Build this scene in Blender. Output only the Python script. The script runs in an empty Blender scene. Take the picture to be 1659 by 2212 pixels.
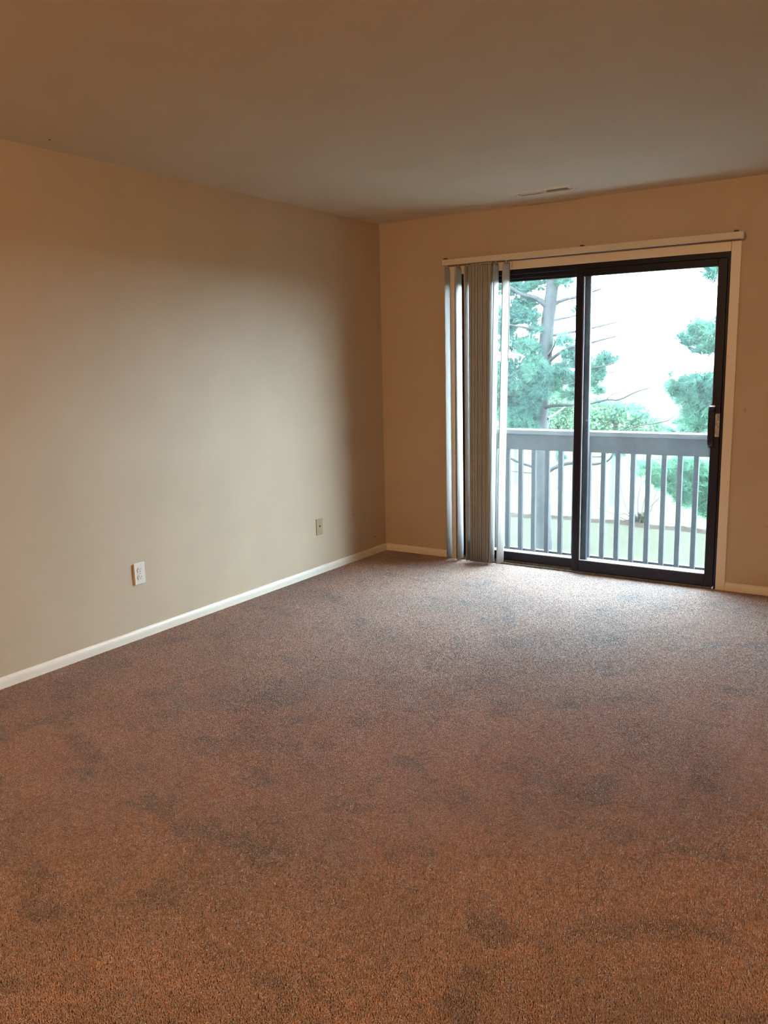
import bpy, bmesh, math, random
import numpy as np
from mathutils import Vector, Matrix

S = bpy.context.scene
COL = S.collection
PI = math.pi
random.seed(7)
rng = np.random.default_rng(7)

# ------------------------------------------------------------------ camera, light, exposure
cam_d = bpy.data.cameras.new('camera')
cam = bpy.data.objects.new('camera', cam_d); COL.objects.link(cam)
cam.location = (3.5079, -5.3875, 1.4420)
cam.rotation_euler = (1.39442, 0.021908, 0.574762)
cam_d.sensor_fit = 'VERTICAL'; cam_d.sensor_height = 36.0
cam_d.lens = 1813.76 / 2212 * 36.0
cam_d.clip_start = 0.05; cam_d.clip_end = 400
S.camera = cam

SKY = 46.0
wd = bpy.data.worlds.new('world'); S.world = wd; wd.use_nodes = True
wn = wd.node_tree.nodes; wl = wd.node_tree.links
bg = wn['Background']; bg.inputs['Color'].default_value = (0.69, 0.86, 1.0, 1); bg.inputs['Strength'].default_value = SKY

S.view_settings.view_transform = 'Standard'; S.view_settings.look = 'None'
S.view_settings.exposure = 0.0; S.view_settings.gamma = 1.0; S.view_settings.use_curve_mapping = False
S.cycles.max_bounces = 14; S.cycles.diffuse_bounces = 9; S.cycles.glossy_bounces = 4
S.cycles.transparent_max_bounces = 24; S.cycles.sample_clamp_indirect = 6.0
S.cycles.use_denoising = True

# ------------------------------------------------------------------ helpers
def nmat(name):
    m = bpy.data.materials.new(name); m.use_nodes = True
    nt = m.node_tree
    return m, nt.nodes, nt.links, nt.nodes['Principled BSDF']

def simple(name, col, rough=0.5, metal=0.0, var=0.0, scale=20.0, bump=0.0, bscale=200.0, spec=0.5):
    m, n, l, b = nmat(name)
    b.inputs['Roughness'].default_value = rough; b.inputs['Metallic'].default_value = metal
    b.inputs['Specular IOR Level'].default_value = spec
    b.inputs['Base Color'].default_value = (*col, 1)
    geo = n.new('ShaderNodeNewGeometry')
    if var > 0:
        t = n.new('ShaderNodeTexNoise'); t.inputs['Scale'].default_value = scale; t.inputs['Detail'].default_value = 5
        l.new(geo.outputs['Position'], t.inputs['Vector'])
        r = n.new('ShaderNodeValToRGB')
        r.color_ramp.elements[0].position = 0.3; r.color_ramp.elements[1].position = 0.7
        r.color_ramp.elements[0].color = (*[c * (1 - var) for c in col], 1)
        r.color_ramp.elements[1].color = (*[min(1, c * (1 + var)) for c in col], 1)
        l.new(t.outputs['Fac'], r.inputs['Fac']); l.new(r.outputs['Color'], b.inputs['Base Color'])
    if bump > 0:
        t2 = n.new('ShaderNodeTexNoise'); t2.inputs['Scale'].default_value = bscale; t2.inputs['Detail'].default_value = 3
        l.new(geo.outputs['Position'], t2.inputs['Vector'])
        bp = n.new('ShaderNodeBump'); bp.inputs['Strength'].default_value = bump; bp.inputs['Distance'].default_value = 0.002
        l.new(t2.outputs['Fac'], bp.inputs['Height']); l.new(bp.outputs['Normal'], b.inputs['Normal'])
    return m

def link(name, me, mat=None, parent=None, loc=None):
    o = bpy.data.objects.new(name, me); COL.objects.link(o)
    if mat is not None and not me.materials: me.materials.append(mat)
    if parent is not None: o.parent = parent
    if loc is not None: o.location = loc
    return o

def box(bm, x0, x1, y0, y1, z0, z1, bev=0.0, seg=2):
    vs = [bm.verts.new(p) for p in ((x0,y0,z0),(x1,y0,z0),(x1,y1,z0),(x0,y1,z0),(x0,y0,z1),(x1,y0,z1),(x1,y1,z1),(x0,y1,z1))]
    fs = [bm.faces.new([vs[i] for i in q]) for q in ((0,3,2,1),(4,5,6,7),(0,1,5,4),(1,2,6,5),(2,3,7,6),(3,0,4,7))]
    if bev > 0:
        es = list({e for f in fs for e in f.edges})
        bmesh.ops.bevel(bm, geom=es, offset=bev, segments=seg, affect='EDGES', profile=0.5)

def cyl(bm, c, r, h, axis='z', n=16, r2=None):
    rot = {'z': Matrix.Identity(4), 'x': Matrix.Rotation(PI/2, 4, 'Y'), 'y': Matrix.Rotation(-PI/2, 4, 'X')}[axis]
    bmesh.ops.create_cone(bm, cap_ends=True, segments=n, radius1=r, radius2=r if r2 is None else r2, depth=h, matrix=Matrix.Translation(c) @ rot)

def fin(bm, name, mat, parent=None, loc=None, smooth=False):
    bmesh.ops.recalc_face_normals(bm, faces=bm.faces[:])
    me = bpy.data.meshes.new(name); bm.to_mesh(me); bm.free()
    if smooth:
        for p in me.polygons: p.use_smooth = True
    return link(name, me, mat, parent, loc)

def bx(name, mat, boxes, parent=None, bev=0.0, loc=None, seg=2):
    bm = bmesh.new()
    for b in boxes: box(bm, *b, bev=bev, seg=seg)
    return fin(bm, name, mat, parent, loc)

def tag(o, label, cat, group=None, kind=None):
    o['label'] = label; o['category'] = cat
    if group: o['group'] = group
    if kind: o['kind'] = kind
    return o

def empty(name, loc=(0, 0, 0)):
    o = bpy.data.objects.new(name, None); COL.objects.link(o); o.location = loc
    o.empty_display_size = 0.1
    return o

def raw(name, v, f, mat, parent=None, loc=None, smooth=False):
    me = bpy.data.meshes.new(name)
    v = np.asarray(v, dtype=np.float32); f = np.asarray(f, dtype=np.int32)
    k = f.shape[1]
    me.vertices.add(len(v)); me.vertices.foreach_set('co', v.ravel())
    me.loops.add(f.size); me.loops.foreach_set('vertex_index', f.ravel())
    me.polygons.add(len(f)); me.polygons.foreach_set('loop_start', np.arange(0, f.size, k, dtype=np.int32))
    me.update(calc_edges=True)
    if smooth: me.polygons.foreach_set('use_smooth', np.ones(len(f), dtype=bool))
    return link(name, me, mat, parent, loc)

def tube_vf(pts, rad, n=8, sub=3, wob=0.0):
    """a tapering tube along a smoothed polyline"""
    P = np.array(pts, float); Rr = np.interp(np.linspace(0, 1, len(P)), np.linspace(0, 1, len(rad)), rad)
    if sub > 1 and len(P) > 2:
        Q, RR = [], []
        for i in range(len(P) - 1):
            p0 = P[max(i-1, 0)]; p1 = P[i]; p2 = P[i+1]; p3 = P[min(i+2, len(P)-1)]
            for s in range(sub):
                t = s / sub
                Q.append(0.5*((2*p1)+(-p0+p2)*t+(2*p0-5*p1+4*p2-p3)*t*t+(-p0+3*p1-3*p2+p3)*t**3)); RR.append(Rr[i]*(1-t)+Rr[i+1]*t)
        Q.append(P[-1]); RR.append(Rr[-1]); P = np.array(Q); Rr = np.array(RR)
    V, F = [], []
    for i in range(len(P)):
        d = P[min(i+1, len(P)-1)] - P[max(i-1, 0)]; d /= np.linalg.norm(d) + 1e-9
        a = np.cross(d, (0.13, 0.9, 0.41)); a /= np.linalg.norm(a); b = np.cross(d, a)
        for k in range(n):
            t = 2*PI*k/n; r = Rr[i] * (1 + wob * rng.uniform(-1, 1))
            V.append(P[i] + r*(math.cos(t)*a + math.sin(t)*b))
    for i in range(len(P)-1):
        for k in range(n):
            F.append((i*n+k, i*n+(k+1) % n, (i+1)*n+(k+1) % n, (i+1)*n+k))
    V.append(P[-1]); c = len(V) - 1; m = (len(P)-1)*n
    for k in range(n): F.append((m+k, m+(k+1) % n, c, c))
    F = [f if f[2] != f[3] else f for f in F]
    return np.array(V), F

def tube(name, pts, rad, mat, parent=None, n=8, sub=3, wob=0.0):
    V, F = tube_vf(pts, rad, n, sub, wob)
    me = bpy.data.meshes.new(name)
    me.from_pydata([tuple(v) for v in V], [], [tuple(dict.fromkeys(f)) for f in F]); me.update()
    me.polygons.foreach_set('use_smooth', np.ones(len(me.polygons), dtype=bool))
    return link(name, me, mat, parent)

# ------------------------------------------------------------------ materials
M_wall = simple('wall_paint', (0.43, 0.338, 0.245), rough=0.62, var=0.03, scale=3.0, bump=0.12, bscale=260, spec=0.35)
M_ceil = simple('ceiling_paint', (0.76, 0.67, 0.53), rough=0.8, var=0.02, scale=4.0, bump=0.25, bscale=150, spec=0.2)
M_trim = simple('trim_paint', (0.66, 0.60, 0.52), rough=0.4, bump=0.05, bscale=120)
M_dark = simple('bronze_aluminium', (0.0055, 0.0055, 0.0145), rough=0.42, var=0.1, scale=60, spec=0.22)
M_track = simple('worn_track_metal', (0.16, 0.14, 0.115), rough=0.42, metal=0.6, var=0.4, scale=40)
M_plate = simple('worn_latch_metal', (0.34, 0.32, 0.29), rough=0.5, metal=0.3, var=0.5, scale=70)
M_vane = simple('blind_vane_vinyl', (0.40, 0.385, 0.355), rough=0.5, var=0.03, scale=9)
M_head = simple('headrail_white', (0.56, 0.50, 0.42), rough=0.45)
M_clip = simple('shadow_brown', (0.06, 0.04, 0.028), rough=0.5)
M_wand = simple('wand_smoke_plastic', (0.10, 0.095, 0.09), rough=0.2)
M_white = simple('outlet_white_plastic', (0.60, 0.56, 0.51), rough=0.35)
M_slot = simple('slot_black', (0.02, 0.018, 0.016), rough=0.6)
M_ivory = simple('ivory_plastic', (0.30, 0.235, 0.14), rough=0.4)
M_screw = simple('painted_screw', (0.42, 0.34, 0.23), rough=0.35, metal=0.3)
M_brass = simple('dull_brass', (0.30, 0.22, 0.10), rough=0.35, metal=0.9)
M_vent = simple('vent_enamel', (0.74, 0.67, 0.56), rough=0.45)
M_duct = simple('duct_interior', (0.035, 0.03, 0.028), rough=0.8)
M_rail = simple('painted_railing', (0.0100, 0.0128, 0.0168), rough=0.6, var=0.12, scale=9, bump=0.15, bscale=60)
M_cap = simple('pale_rail_cap', (0.0425, 0.0460, 0.0500), rough=0.55, var=0.12, scale=9)  # top cap toned paler than the rest of the railing
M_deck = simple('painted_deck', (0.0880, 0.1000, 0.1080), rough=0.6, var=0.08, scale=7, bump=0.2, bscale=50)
M_siding = simple('siding', (0.45, 0.42, 0.38), rough=0.7, var=0.05, scale=2)
M_roof = simple('roof_shingle', (0.12, 0.11, 0.10), rough=0.85, var=0.2, scale=6)
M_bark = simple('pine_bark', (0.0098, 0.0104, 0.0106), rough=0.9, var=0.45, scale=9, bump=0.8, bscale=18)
M_bark2 = simple('pale_bark', (0.055, 0.056, 0.055), rough=0.9, var=0.3, scale=7)
M_twig = simple('twig_bark', (0.05, 0.042, 0.034), rough=0.9, var=0.3, scale=15)

def leafmat(name, c0, c1, scale, trans=0.35):
    m = bpy.data.materials.new(name); m.use_nodes = True; n = m.node_tree.nodes; l = m.node_tree.links
    out = n['Material Output']; n.remove(n['Principled BSDF'])
    geo = n.new('ShaderNodeNewGeometry'); t = n.new('ShaderNodeTexNoise'); t.inputs['Scale'].default_value = scale; t.inputs['Detail'].default_value = 4
    l.new(geo.outputs['Position'], t.inputs['Vector'])
    r = n.new('ShaderNodeValToRGB'); r.color_ramp.elements[0].position = 0.35; r.color_ramp.elements[1].position = 0.65
    r.color_ramp.elements[0].color = (*c0, 1); r.color_ramp.elements[1].color = (*c1, 1)
    l.new(t.outputs['Fac'], r.inputs['Fac'])
    d = n.new('ShaderNodeBsdfDiffuse'); tr = n.new('ShaderNodeBsdfTranslucent'); mx = n.new('ShaderNodeMixShader'); mx.inputs[0].default_value = trans
    l.new(r.outputs['Color'], d.inputs['Color']); l.new(r.outputs['Color'], tr.inputs['Color'])
    l.new(d.outputs[0], mx.inputs[1]); l.new(tr.outputs[0], mx.inputs[2]); l.new(mx.outputs[0], out.inputs['Surface'])
    return m
M_needle = leafmat('pine_needles', (0.0462, 0.1061, 0.0898), (0.0816, 0.1659, 0.1197), 1.6)
M_needle2 = leafmat('young_pine_needles', (0.0504, 0.1416, 0.0936), (0.0900, 0.1920, 0.1200), 2.0)
M_leaf = leafmat('fresh_leaves', (0.044, 0.100, 0.070), (0.080, 0.145, 0.080), 1.2, 0.45)

def glassmat():
    m = bpy.data.materials.new('dusty_glass'); m.use_nodes = True; n = m.node_tree.nodes; l = m.node_tree.links
    out = n['Material Output']; n.remove(n['Principled BSDF'])
    tr = n.new('ShaderNodeBsdfTransparent'); tr.inputs['Color'].default_value = (0.95, 0.985, 0.975, 1)
    gl = n.new('ShaderNodeBsdfGlossy'); gl.inputs['Roughness'].default_value = 0.0
    lw = n.new('ShaderNodeLayerWeight'); lw.inputs['Blend'].default_value = 0.5
    pw = n.new('ShaderNodeMath'); pw.operation = 'POWER'; pw.inputs[1].default_value = 4.0; l.new(lw.outputs['Facing'], pw.inputs[0])
    fr = n.new('ShaderNodeMath'); fr.operation = 'MULTIPLY_ADD'; fr.inputs[1].default_value = 0.45; fr.inputs[2].default_value = 0.025; l.new(pw.outputs[0], fr.inputs[0])
    mx = n.new('ShaderNodeMixShader'); l.new(fr.outputs[0], mx.inputs[0]); l.new(tr.outputs[0], mx.inputs[1]); l.new(gl.outputs[0], mx.inputs[2])
    # film of dust and dried streaks on the pane: scatters daylight
    du = n.new('ShaderNodeBsdfTranslucent'); du.inputs['Color'].default_value = (0.85, 0.93, 0.95, 1)
    geo = n.new('ShaderNodeNewGeometry'); mp = n.new('ShaderNodeMapping'); mp.inputs['Scale'].default_value = (9, 1, 1.6)
    t = n.new('ShaderNodeTexNoise'); t.inputs['Scale'].default_value = 1.7; t.inputs['Detail'].default_value = 6
    l.new(geo.outputs['Position'], mp.inputs['Vector']); l.new(mp.outputs[0], t.inputs['Vector'])
    mr = n.new('ShaderNodeMapRange'); mr.inputs['From Min'].default_value = 0.3; mr.inputs['From Max'].default_value = 0.75
    mr.inputs['To Min'].default_value = 0.0026; mr.inputs['To Max'].default_value = 0.0085
    l.new(t.outputs['Fac'], mr.inputs['Value'])
    m2 = n.new('ShaderNodeMixShader'); l.new(mr.outputs[0], m2.inputs[0]); l.new(mx.outputs[0], m2.inputs[1]); l.new(du.outputs[0], m2.inputs[2])
    l.new(m2.outputs[0], out.inputs['Surface'])
    return m
M_glass = glassmat()

def carpetmat():
    m, n, l, b = nmat('carpet_yarn')
    geo = n.new('ShaderNodeNewGeometry')
    v = n.new('ShaderNodeTexVoronoi'); v.inputs['Scale'].default_value = 230
    l.new(geo.outputs['Position'], v.inputs['Vector'])
    r = n.new('ShaderNodeValToRGB'); cr = r.color_ramp
    cr.elements[0].color = (0.165, 0.067, 0.027, 1); cr.elements[1].color = (0.355, 0.166, 0.080, 1); cr.elements[1].position = 0.95
    e = cr.elements.new(0.5); e.color = (0.255, 0.110, 0.047, 1)
    sep = n.new('ShaderNodeSeparateColor'); l.new(v.outputs['Color'], sep.inputs[0]); l.new(sep.outputs[0], r.inputs['Fac'])
    # worn and soiled patches, with a shape of their own, and painted shade between tufts
    def blot(scale, detail, p0, p1, dark, off):
        mp = n.new('ShaderNodeMapping'); mp.inputs['Location'].default_value = off; l.new(geo.outputs['Position'], mp.inputs['Vector'])
        t = n.new('ShaderNodeTexNoise'); t.inputs['Scale'].default_value = scale; t.inputs['Detail'].default_value = detail; t.inputs['Roughness'].default_value = 0.6; t.inputs['Distortion'].default_value = 0.3
        l.new(mp.outputs[0], t.inputs['Vector'])
        q = n.new('ShaderNodeValToRGB'); q.color_ramp.elements[0].position = p0; q.color_ramp.elements[1].position = p1
        q.color_ramp.elements[0].color = (*dark, 1); q.color_ramp.elements[1].color = (1, 1, 1, 1)
        l.new(t.outputs['Fac'], q.inputs['Fac']); return q
    def mul(x, y):
        mx = n.new('ShaderNodeMix'); mx.data_type = 'RGBA'; mx.blend_type = 'MULTIPLY'; mx.inputs[0].default_value = 1.0
        l.new(x, mx.inputs[6]); l.new(y, mx.inputs[7]); return mx.outputs[2]
    c = mul(r.outputs['Color'], blot(1.5, 5, 0.38, 0.60, (0.66, 0.64, 0.62), (3, 1, 0)).outputs['Color'])
    c = mul(c, blot(4.6, 6, 0.36, 0.46, (0.54, 0.50, 0.46), (0.7, 4.2, 0)).outputs['Color'])
    c = mul(c, blot(30, 5, 0.36, 0.54, (0.70, 0.67, 0.64), (0, 0, 0)).outputs['Color'])
    c = mul(c, blot(95, 2, 0.34, 0.42, (0.66, 0.62, 0.58), (5, 2, 0)).outputs['Color'])  # sparse dark specks: shaded pits between tufts, painted into the colour
    l.new(c, b.inputs['Base Color'])
    b.inputs['Roughness'].default_value = 0.58; b.inputs['Specular IOR Level'].default_value = 1.0; b.inputs['IOR'].default_value = 1.6
    b.inputs['Sheen Weight'].default_value = 0.75; b.inputs['Sheen Roughness'].default_value = 0.36
    b.inputs['Sheen Tint'].default_value = (0.92, 0.94, 1.0, 1)
    return m
M_carpet = carpetmat()

def lawnmat():
    m, n, l, b = nmat('mown_grass'); geo = n.new('ShaderNodeNewGeometry')
    b.inputs['Roughness'].default_value = 0.95; b.inputs['Specular IOR Level'].default_value = 0.1
    t = n.new('ShaderNodeTexNoise'); t.inputs['Scale'].default_value = 1.1; t.inputs['Detail'].default_value = 8; l.new(geo.outputs['Position'], t.inputs['Vector'])
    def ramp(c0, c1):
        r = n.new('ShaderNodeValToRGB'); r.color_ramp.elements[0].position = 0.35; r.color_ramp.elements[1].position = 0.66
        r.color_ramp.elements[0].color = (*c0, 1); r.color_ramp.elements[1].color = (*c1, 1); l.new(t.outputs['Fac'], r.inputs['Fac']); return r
    shaded = ramp((0.0125, 0.0118, 0.0046), (0.0150, 0.0155, 0.0058)); bright = ramp((0.0330, 0.0506, 0.0220), (0.0440, 0.0605, 0.0264))  # shade on the near grass and sunlight beyond the border are in these colours
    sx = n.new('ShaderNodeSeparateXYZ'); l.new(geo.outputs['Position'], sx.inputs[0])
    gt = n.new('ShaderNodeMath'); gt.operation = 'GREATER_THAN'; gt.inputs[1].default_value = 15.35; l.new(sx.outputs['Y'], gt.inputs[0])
    mx = n.new('ShaderNodeMix'); mx.data_type = 'RGBA'; l.new(gt.outputs[0], mx.inputs[0]); l.new(shaded.outputs[0], mx.inputs[6]); l.new(bright.outputs[0], mx.inputs[7])
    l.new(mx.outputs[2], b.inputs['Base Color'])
    t2 = n.new('ShaderNodeTexNoise'); t2.inputs['Scale'].default_value = 30; t2.inputs['Detail'].default_value = 4; l.new(geo.outputs['Position'], t2.inputs['Vector'])
    bp = n.new('ShaderNodeBump'); bp.inputs['Strength'].default_value = 0.8; bp.inputs['Distance'].default_value = 0.02
    l.new(t2.outputs['Fac'], bp.inputs['Height']); l.new(bp.outputs['Normal'], b.inputs['Normal'])
    return m
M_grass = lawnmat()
M_straw = simple('pine_straw', (0.0125, 0.0075, 0.0050), rough=0.95, var=0.35, scale=8, spec=0.05)

# ------------------------------------------------------------------ room shell
RX, RY, CH = 4.75, -8.3, 2.44            # right wall, wall behind the camera, ceiling height
T = 0.14
floor = bx('floor', M_carpet, [(0, RX, RY, 0, -0.16, -0.010)]); tag(floor, 'backing of the wall-to-wall mauve brown carpet', 'floor', kind='structure')
wl_ = bx('wall_left', M_wall, [(-T, 0, RY - T, T, -0.16, CH)]); tag(wl_, 'long bare beige wall at the left of the room', 'wall', kind='structure')
wb = bx('wall_back', M_wall, [(0, 0.627, 0, T, -0.16, CH), (2.454, RX + T, 0, T, -0.16, CH), (0.627, 2.454, 0, T, 2.036, CH), (0.627, 2.454, 0.02, T, -0.16, -0.012)])
tag(wb, 'beige end wall around the sliding glass door', 'wall', kind='structure')
wr = bx('wall_right', M_wall, [(RX, RX + T, RY - T, 0, -0.16, CH)]); tag(wr, 'beige wall at the right, out of the picture', 'wall', kind='structure')
wf = bx('wall_front', M_wall, [(0, RX, RY - T, RY, -0.16, CH)]); tag(wf, 'beige wall behind the camera', 'wall', kind='structure')
VX0, VX1, VY0, VY1 = 1.275, 1.60, -0.425, -0.335          # hole of the ceiling register
ce = bx('ceiling', M_ceil, [(-T, VX0, RY - T, T, CH, CH + 0.12), (VX1, RX + T, RY - T, T, CH, CH + 0.12), (VX0, VX1, RY - T, VY0, CH, CH + 0.12), (VX0, VX1, VY1, T, CH, CH + 0.12)])
tag(ce, 'flat off-white painted ceiling', 'ceiling', kind='structure')

# small marks on wall and ceiling
def dot(name, c, r, axis, mat, parent, h=0.003):
    bm = bmesh.new(); cyl(bm, c, r, h, axis, 8)
    return fin(bm, name, mat, parent)
dot('nail_hole', (0.153, -2.879, CH), 0.005, 'z', M_slot, ce)['label'] = 'tiny dark nail hole'
M_scuff = simple('torn_paint', (0.36, 0.27, 0.19), rough=0.8, var=0.4, scale=300)
M_scar = simple('filler_patch', (0.375, 0.29, 0.205), rough=0.8)
bm = bmesh.new()
v = [bm.verts.new(p) for p in ((2.566, -0.0012, 1.128), (2.578, -0.0012, 1.126), (2.579, -0.0012, 1.108), (2.575, -0.0012, 1.094), (2.568, -0.0012, 1.104))]
w = [bm.verts.new((q.co.x, 0.004, q.co.z)) for q in v]
bm.faces.new(v); bm.faces.new(w[::-1])
for i in range(5): bm.faces.new((v[i], w[i], w[(i+1) % 5], v[(i+1) % 5]))
fin(bm, 'paint_chip', M_scuff, wb)['label'] = 'small brown chip in the paint beside the door'
dot('paint_chip', (2.726, 0, 0.42), 0.006, 'y', M_scuff, wb)
dot('scuff_mark', (0, -0.436, 0.385), 0.010, 'x', M_scar, wl_, 0.0016)
dot('scuff_mark', (0, -0.430, 0.342), 0.013, 'x', M_scar, wl_, 0.0016)
dot('nail_hole', (0, -0.152, 0.131), 0.005, 'x', M_slot, wl_)

# baseboards: rounded top edge profile swept along the wall
def baseboard(name, length, label, loc, rot):
    prof = [(0, 0), (0.013, 0), (0.013, 0.036), (0.0115, 0.046), (0.008, 0.053), (0.004, 0.0575), (0, 0.059)]
    bm = bmesh.new(); n = len(prof)
    a = [bm.verts.new((0, -p[0], p[1] - 0.008)) for p in prof]; b = [bm.verts.new((length, -p[0], p[1] - 0.008)) for p in prof]
    for i in range(n): bm.faces.new((a[i], a[(i+1) % n], b[(i+1) % n], b[i]))
    bm.faces.new(a); bm.faces.new(b[::-1])
    o = fin(bm, name, M_trim); o.location = loc; o.rotation_euler = (0, 0, rot)
    return tag(o, label, 'baseboard', kind='structure')
baseboard('baseboard_left', -RY, 'white baseboard along the foot of the long left wall', (0, RY, 0), PI/2)
baseboard('baseboard_back', 0.558, 'short beige baseboard between the corner and the blinds', (0.013, 0, 0), 0)
baseboard('baseboard_back', RX - 2.512, 'beige baseboard to the right of the glass door', (2.511, 0, 0), 0)
baseboard('baseboard_right', -RY, 'baseboard along the right wall, out of the picture', (RX, 0, 0), -PI/2)

# door casing: flat boards, slightly proud of the wall
def casing(name, b, label): tag(bx(name, M_trim, [b], bev=0.003), label, 'trim', kind='structure')
casing('trim_1', (0.571, 0.627, -0.011, 0.001, -0.009, 2.092), 'flat casing board at the left of the glass door, behind the blinds')
casing('trim_2', (2.454, 2.510, -0.011, 0.001, -0.009, 2.092), 'flat cream casing board at the right of the glass door')
casing('trim_3', (0.628, 2.453, -0.011, 0.001, 2.036, 2.092), 'flat cream casing board above the glass door')

# ------------------------------------------------------------------ sliding glass door
dr = empty('door_1', (1.54, 0, 0)); tag(dr, 'two-panel sliding glass door in a black aluminium frame, one panel behind the blinds', 'door', kind='structure')
def dpart(name, mat, boxes, parent=dr, bev=0.002):
    bm = bmesh.new()
    for b in boxes: box(bm, b[0]-1.54, b[1]-1.54, *b[2:], bev=bev, seg=1)
    return fin(bm, name, mat, parent)
dpart('frame_head', M_dark, [(0.627, 2.454, -0.006, 0.125, 2.003, 2.036), (0.652, 2.43, 0.026, 0.034, 1.978, 2.004)])
dpart('frame_jamb', M_dark, [(0.627, 0.652, -0.006, 0.125, 0.0, 2.003)])
dpart('frame_jamb', M_dark, [(2.439, 2.454, -0.006, 0.125, 0.0, 2.003)])
sill = dpart('sill_track', M_track, [(0.627, 2.454, -0.020, 0.125, -0.012, 0.002), (0.652, 2.431, -0.016, -0.011, 0.002, 0.011), (0.652, 2.431, 0.026, 0.031, 0.002, 0.017), (0.652, 2.431, 0.070, 0.075, 0.002, 0.017)], bev=0.0008)
sill['label'] = 'worn grey metal track along the floor'
fx = dpart('fixed_panel', M_dark, [(0.652, 0.700, 0.034, 0.068, 0.018, 1.998), (1.545, 1.600, 0.034, 0.068, 0.018, 1.998), (0.700, 1.545, 0.034, 0.068, 0.018, 0.080), (0.700, 1.545, 0.034, 0.068, 1.961, 1.998)])
dpart('glass_pane', M_glass, [(0.695, 1.550, 0.0505, 0.0535, 0.075, 1.966)], fx, bev=0)
dpart('glazing_bead', simple('bead_vinyl', (0.42, 0.46, 0.48), rough=0.35), [(0.702, 1.543, 0.038, 0.050, 0.080, 0.0845)], fx, bev=0.0008)
dpart('catch', M_plate, [(1.583, 1.598, 0.027, 0.034, 1.028, 1.036)], fx, bev=0.0015)
sl = dpart('sliding_panel', M_dark, [(1.516, 1.566, -0.012, 0.022, 0.013, 2.002), (2.385, 2.4385, -0.012, 0.022, 0.013, 2.002), (1.566, 2.385, -0.012, 0.022, 0.013, 0.087), (1.566, 2.385, -0.012, 0.022, 1.957, 2.002)])
dpart('glass_pane', M_glass, [(1.561, 2.390, 0.0035, 0.0065, 0.082, 1.962)], sl, bev=0)
dpart('glazing_bead', bpy.data.materials['bead_vinyl'], [(1.568, 2.383, -0.008, 0.003, 0.087, 0.0915)], sl, bev=0.0008)
dpart('weather_strip', bpy.data.materials['bead_vinyl'], [(1.566, 1.5715, -0.004, 0.003, 0.0915, 1.957)], sl, bev=0.0008)
# D-shaped pull with sloping ends, reaching over the glass
bm = bmesh.new()
side = [(-0.012, 0.890), (-0.030, 0.902), (-0.046, 0.925), (-0.046, 1.110), (-0.030, 1.133), (-0.012, 1.145)]
inn = [(-0.012, 0.918), (-0.024, 0.928), (-0.032, 0.940), (-0.032, 1.096), (-0.024, 1.107), (-0.012, 1.117)]
for x in (2.374, 2.408):
    for y, z in side: bm.verts.new((x - 1.54, y, z))
    for y, z in inn: bm.verts.new((x - 1.54, y, z))
bm.verts.ensure_lookup_table(); V = bm.verts
for i in range(5):
    for o in (0, 12): bm.faces.new((V[o+i], V[o+i+1], V[o+7+i], V[o+6+i]))
    bm.faces.new((V[i], V[i+1], V[13+i], V[12+i])); bm.faces.new((V[6+i], V[7+i], V[19+i], V[18+i]))
bm.faces.new((V[0], V[6], V[18], V[12])); bm.faces.new((V[5], V[11], V[23], V[17]))
bmesh.ops.bevel(bm, geom=bm.edges[:], offset=0.002, segments=2, affect='EDGES')
fin(bm, 'pull_handle', M_dark, sl)
bm = bmesh.new()
for x in (2.3745, 2.4075):
    for y, z in ((-0.0302, 1.1335), (-0.0122, 1.1455), (-0.0112, 1.1470), (-0.0292, 1.1350)): bm.verts.new((x - 1.54, y, z))
bm.verts.ensure_lookup_table(); V = bm.verts
for q in ((0, 1, 2, 3), (4, 7, 6, 5), (0, 4, 5, 1), (1, 5, 6, 2), (2, 6, 7, 3), (3, 7, 4, 0)): bm.faces.new([V[i] for i in q])
fin(bm, 'handle_glint', M_white, sl)['label'] = 'painted glint at the top of the black pull handle'  # white sliver added as the glint on the handle's upper end
dpart('handle_base', M_dark, [(2.376, 2.4375, -0.017, -0.012, 0.885, 1.150)], sl, bev=0.002)
lp = dpart('latch_plate', M_plate, [(2.4105, 2.4365, -0.0205, -0.017, 0.952, 1.094)], sl, bev=0.0015)
lp['label'] = 'worn grey metal latch plate'

# ------------------------------------------------------------------ vertical blinds
vb = empty('vertical_blinds', (1.55, -0.06, 0)); tag(vb, 'cream vertical blinds drawn to the left of the glass door under a long headrail', 'blinds')
bm = bmesh.new()
box(bm, 0.572-1.55, 2.532-1.55, -0.028, 0.022, 2.094, 2.134, bev=0.004, seg=2)
hr = fin(bm, 'headrail', M_head, vb)
bx('channel_slot', M_clip, [(0.60-1.55, 2.51-1.55, -0.004, 0.004, 2.0925, 2.095)], vb)
for x in (0.594, 1.575, 2.49):
    bm = bmesh.new()
    box(bm, x-1.55-0.016, x-1.55+0.016, -0.022, 0.060, 2.1335, 2.1375, bev=0.001, seg=1)
    box(bm, x-1.55-0.012, x-1.55+0.012, -0.025, -0.010, 2.1335, 2.1430, bev=0.001, seg=1)
    fin(bm, 'mounting_clip', M_clip, vb)  # dark colour of the clips carries the shadow on their tops
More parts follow.
